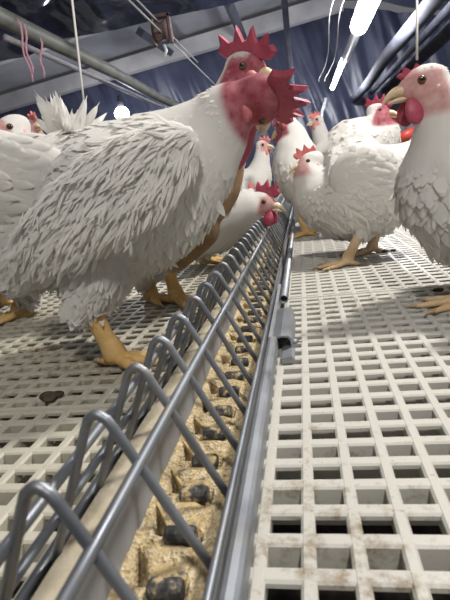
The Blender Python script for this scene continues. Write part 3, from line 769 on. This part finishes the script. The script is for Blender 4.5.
# roof
mb = MB(); h = .62
strip(mb, [(-11, zl(-11)+h), (XR, zr+h), (XR, zr+h+.1), (-11, zl(-11)+h+.1)], -3, YC+.3, 2, 0, True); struct('ceiling', mb, M['roof'])
mb = MB(); nx2, ny2 = 40, 120; v = []
for i in range(nx2):
    for j in range(ny2):
        x = XR+(6.2-XR)*i/(nx2-1); y = -3+(YC+3.3)*j/(ny2-1)
        v.append((x, y, zr+h-.32*(x-XR)+.10*math.sin(y*2.1+x*.9)+.07*math.sin(y*4.7-x*2.2)))
idx = np.arange(nx2*ny2).reshape(nx2, ny2); f = np.stack([idx[:-1, :-1], idx[1:, :-1], idx[1:, 1:], idx[:-1, 1:]], -1).reshape(-1, 4)
mb.add(v, f); struct('ceiling.001', mb, M['curtain'], True)
mb = MB(); box(mb, (5.6, -3, -.3), (5.7, YC, 4.6)); 
for y in np.arange(1, YC, 1.2): box(mb, (5.55, y, -.3), (5.6, y+.06, 4.6))
struct('wall_right', mb, M['pale_wall'])
def beam(y, w, hgt, z0, x0=-11, x1=XR):
    mb = MB(); v = []
    for x in (x0, x1):
        for yy, zz in ((y, z0), (y+w, z0), (y+w, z0+hgt), (y, z0+hgt)): v.append((x, yy, zl(x)+zz))
    mb.add(v, [(0, 1, 5, 4), (1, 2, 6, 5), (2, 3, 7, 6), (3, 0, 4, 7), (0, 3, 2, 1), (4, 5, 6, 7)]); return mb
struct('trim_2', beam(YC-.5, .3, .46, .02), M['rafter'])
struct('trim_3', beam(12.2, .18, .36, .26), M['rafter'])
struct('trim_4', beam(10.3, .12, .22, .40), M['brace'])
# dark diagonal braces under the roof
for a, b in (((140, 32), (170, 52)), ((228, 2), (243, 38))):
    mb = MB(); p, q = at(*a, 12.6), at(*b, 15.2); tube(mb, [p, q], .13, 4); struct('trim_5', mb, M['brace'])
# posts
for (xa, ya, xb, yb, Y, r) in ((285, -8, 293, 100, 14.5, .085), (322, -6, 318, 16, 13.5, .13)):
    mb = MB(); p = at(xa, ya, Y); q = at(xb, yb, Y); z1 = zl(p[0])+h-.03
    tube(mb, [(q[0], Y, -.3), (q[0], Y, z1)] if r < .1 else [(p[0], Y, zl(p[0])), (p[0], Y, z1)], r, 10)
    tag(build('post', mb, M['pipe_grey']), 'slim grey post standing before the dark curtain' if r < .1 else 'short grey post hanging from the roof beside the lamp', 'post')
# plastic sheet hanging under the roof, upper left
YS = 7.6
lowl = [(-40, 74), (0, 62), (25, 56), (55, 40), (80, 36), (112, 30), (150, 22), (190, 12), (225, 6), (262, -6)]
from mathutils import noise as mn
lx = np.array([p[0] for p in lowl]); ly = np.array([p[1] for p in lowl]); mb = MB(); n1, n2 = 160, 46; v = []
for i in range(n1):
    px = -40+302*i/(n1-1); py = np.interp(px, lx, ly)
    p0 = at(px, py, YS)
    for j in range(n2):
        t = j/(n2-1); y = YS-5.0*t
        g = mn.noise(Vector((p0[0]*1.1, y*1.3, 0)))*.30+mn.noise(Vector((p0[0]*2.6, y*3.1, 5)))*.12+mn.noise(Vector((p0[0]*6, y*7, 9)))*.035
        v.append((p0[0]+.1*mn.noise(Vector((p0[0], y*2, 3))), y, p0[2]+.55*t+g*min(1, .12+t*3)))
idx = np.arange(n1*n2).reshape(n1, n2); f = np.stack([idx[:-1, :-1], idx[1:, :-1], idx[1:, 1:], idx[:-1, 1:]], -1).reshape(-1, 4)
mb.add(v, f); o = build('plastic_sheet', mb, M['sheet']); tag(o, 'crumpled dark shiny plastic sheet hanging under the roof at upper left', 'plastic sheet')
def run(name, px, z, r, y0, y1, m, label, cat, sag=0., wob=0.):
    p = onz(*px, z); mb = MB(); ys_ = np.linspace(y0, y1, 30)
    tube(mb, [(p[0]+wob*math.sin(y*1.1), y, z-sag*math.sin((y-y0)/(y1-y0)*math.pi*3)) for y in ys_], r, 12)
    return tag(build(name, mb, m), label, cat)
run('water_pipe', (60, 46), 2.2, .088, 1.5, 12.3, M['pipe_olive'], 'thick olive grey pipe running overhead at upper left', 'pipe', 0.0, .02)
run('water_pipe', (70, 66), 2.3, .035, 5.6, 13.5, M['rafter'], 'thin pale pipe under the plastic sheet at left', 'pipe')
run('winch_cable', (150, 21), 2.3, .012, 1.5, 15, M['cable'], 'thin grey winch cable running down the barn at upper left', 'cable')
run('winch_cable', (143, 6), 2.45, .010, 1.5, 9., M['cable'], 'second fainter cable beside the rusty pulley', 'cable')
run('rolled_curtain_pipe', (404, 36), 2.2, .12, 2.5, 15.6, M['pipe_grey'], 'thick grey roller pipe overhead at right, nearest the lamps', 'pipe', 0, .03)
run('rolled_curtain_pipe', (450, 8), 2.3, .07, 2.5, 15.6, M['pipe_grey'], 'middle grey roller pipe overhead at right', 'pipe')
run('rolled_curtain_pipe', (450, 30), 2.3, .13, 2.5, 15.6, M['pipe_grey'], 'thick grey roller pipe overhead at right, nearest the pale wall', 'pipe')
# pulley
pc = onz(162, 31, 2.34); pt = thing('pulley', 'rusty pulley block hanging on the winch cable at upper left', 'pulley', pc)
mb = MB(); box(mb, pc+V(-.13, -.05, -.16), pc+V(-.10, .05, .18)); box(mb, pc+V(.10, -.05, -.16), pc+V(.13, .05, .18)); box(mb, pc+V(-.13, -.05, .15), pc+V(.13, .05, .19)); build('bracket', mb, M['pulley'], pt, smooth=False)
mb = MB(); tube(mb, [pc+V(-.085, 0, 0), pc+V(-.05, 0, 0), pc+V(-.02, 0, 0), pc+V(.02, 0, 0), pc+V(.05, 0, 0), pc+V(.085, 0, 0)], [.13, .13, .10, .10, .13, .13], 20); build('wheel', mb, M['pulley'], pt)
mb = MB(); tube(mb, [pc+V(.0, 0, -.16), pc+V(.02, 0, -.24), pc+V(-.02, 0, -.30)], .02, 8); build('hook', mb, M['white'], pt)
# hanging cords
def cord(pa, pb, Y, r, m, name, label, cat, top=None, n=8, sway=.0):
    a, b = at(*pa, Y), at(*pb, Y); mb = MB()
    if top: a = V(a[0]+(a[0]-b[0])/(a[2]-b[2])*(top-a[2]), Y, top)
    pts = [a+(b-a)*t+V(sway*math.sin(t*9), 0, 0) for t in np.linspace(0, 1, n)]
    tube(mb, pts, r, 8); tag(build(name, mb, m), label, cat)
cord((72, 0), (85, 112), 3.4, .0085, M['rope'], 'cord', 'pale cord hanging in front of upper left plastic sheet', 'cord', top=3.0)
cord((417, 0), (417, 60), 3.0, .007, M['rope'], 'cord', 'thin white cord hanging above the right hen', 'cord', top=3.0)
for i, (a, b, l) in enumerate((((17, 18), (32, 82), 'pink twine hanging from the olive pipe, leftmost strand'), ((23, 24), (32, 74), 'pink twine hanging from the olive pipe, middle strand'), ((40, 38), (43, 78), 'pink twine hanging from the olive pipe, rightmost strand'))):
    cord(a, b, 4.9, .010, M['pink'], 'twine', l, 'twine', sway=.02)
# lamps hung along the barn
def lamp(p, label, ln, r, conduit=True, cy=True):
    t = thing('tube_lamp', label, 'lamp', p, 'lit lamps under the roof')
    mb = MB()
    if ln: tube(mb, [p+V(0, -ln/2, 0), p+V(0, -ln/2+.03, 0), p+V(0, ln/2-.03, 0), p+V(0, ln/2, 0)], [r*.5, r, r, r*.5], 14)
    else: ball(mb, p, r, 16, 12)
    build('bulb', mb, M['glow'], t)
    mb = MB(); tube(mb, [p+V(0, 0, r*.8), p+V(0, 0, r*1.6), p+V(0, 0, r*2.4)], [r*.5, r*.4, r*.25], 12); build('holder', mb, M['pipe_grey'], t)
    return t
ZL = 2.5
la = onz(372, -6, ZL); lb = onz(330, 95, ZL); lc = onz(122, 114, ZL)
le = float(onz(360, 26, ZL)[1])                            # far end of the near tube
lamp(V(la[0], le-.85, ZL), 'brightest tube lamp at the top of the photo right of centre', 1.7, .14)
lamp(lb, 'lit lamp farther down the same row above the small hens', .0, .17)
lamp(lc, 'lit lamp at left, just above the foreground rooster back', .0, .20)
y2, y3 = float(onz(352, 58, ZL)[1]), float(onz(334, 88, ZL)[1])
lamp(V(la[0]-.04, (y2+y3)/2, ZL), 'long thin lit tube between the two bright lamps of the row', y3-y2-.1, .06)
mb = MB(); tube(mb, [(la[0], y, ZL) for y in np.linspace(le+.03, y2, 8)], .085, 12)
tag(build('lamp_conduit', mb, M['white']), 'pale conduit joining two lit tubes of the lamp row', 'conduit')
for dx_, l_ in ((-.26, 'thin white cable looping nearest the lamp tubes'), (-.42, 'thin white cable looping farther left of the lamp tubes')):
    mb = MB(); tube(mb, [(la[0]+dx_+.04*math.sin(y*1.3), y, ZL+.12+.10*math.sin(y*.9)) for y in np.linspace(5.5, 14.6, 40)], .007, 8)
    tag(build('lamp_cable', mb, M['rope']), l_, 'cable')
mb = MB(); pts = [at(x, y, 15.6) for x, y in ((326, 98), (322, 112), (321, 126), (317, 142))]; tube(mb, pts, .05, 8)  # white tube standing in for a bright reflection on the curtain plastic
tag(build('reflection_strip', mb, M['white']), 'pale strip imitating a reflection on the dark curtain below the far lamp', 'strip')
# red drinker frame at the right
Yd = 3.4
dr = thing('drinker_frame', 'red plastic drinker frame with grey posts behind the right hen', 'drinker', at(403, 150, Yd)*V(1, 1, 0))
mb = MB()
for a, b in (((396, 140), (416, 131)), ((394, 118), (415, 108))): tube(mb, [at(*a, Yd), at(*b, Yd)], .035, 10)
build('red_bar', mb, M['red'], dr)
for a, b in (((399, 150), (400, 114)), ((409, 150), (409, 111))):
    mb = MB(); p = at(*b, Yd); tube(mb, [(p[0], Yd+.03, 0), (p[0], Yd+.03, p[2])], .035, 10); build('post', mb, M['pipe_grey'], dr)
# ------------------------------------------------------------------ light
def plight(p, e, col=(.93, .95, 1.), r=.1, name='lamp_light'):
    l = bpy.data.lights.new(name, 'POINT'); l.energy = e; l.color = col; l.shadow_soft_size = r*K
    o = bpy.data.objects.new(name, l); COL.objects.link(o); o.location = np.array(p)*K
plight(V(la[0], le-.85, ZL-.28), 130); plight(lb-V(0, .1, .25), 110); plight(lc-V(0, 0, .28), 110); plight(V(la[0]-.04, (y2+y3)/2, ZL-.2), 60)
plight((1.15, 1.9, 2.5), 175, (1, .97, .92), .12)            # next lamp of the row, overhead just outside the picture
plight((.6, -1.5, 2.8), 115, (1, .97, .92), .14)
w = bpy.data.worlds.new('world'); SC.world = w; w.use_nodes = True
w.node_tree.nodes['Background'].inputs['Color'].default_value = (.95, .96, 1., 1); w.node_tree.nodes['Background'].inputs['Strength'].default_value = .13
SC.view_settings.view_transform = 'Standard'; SC.view_settings.look = 'None'; SC.view_settings.exposure = .20; SC.view_settings.gamma = 1.
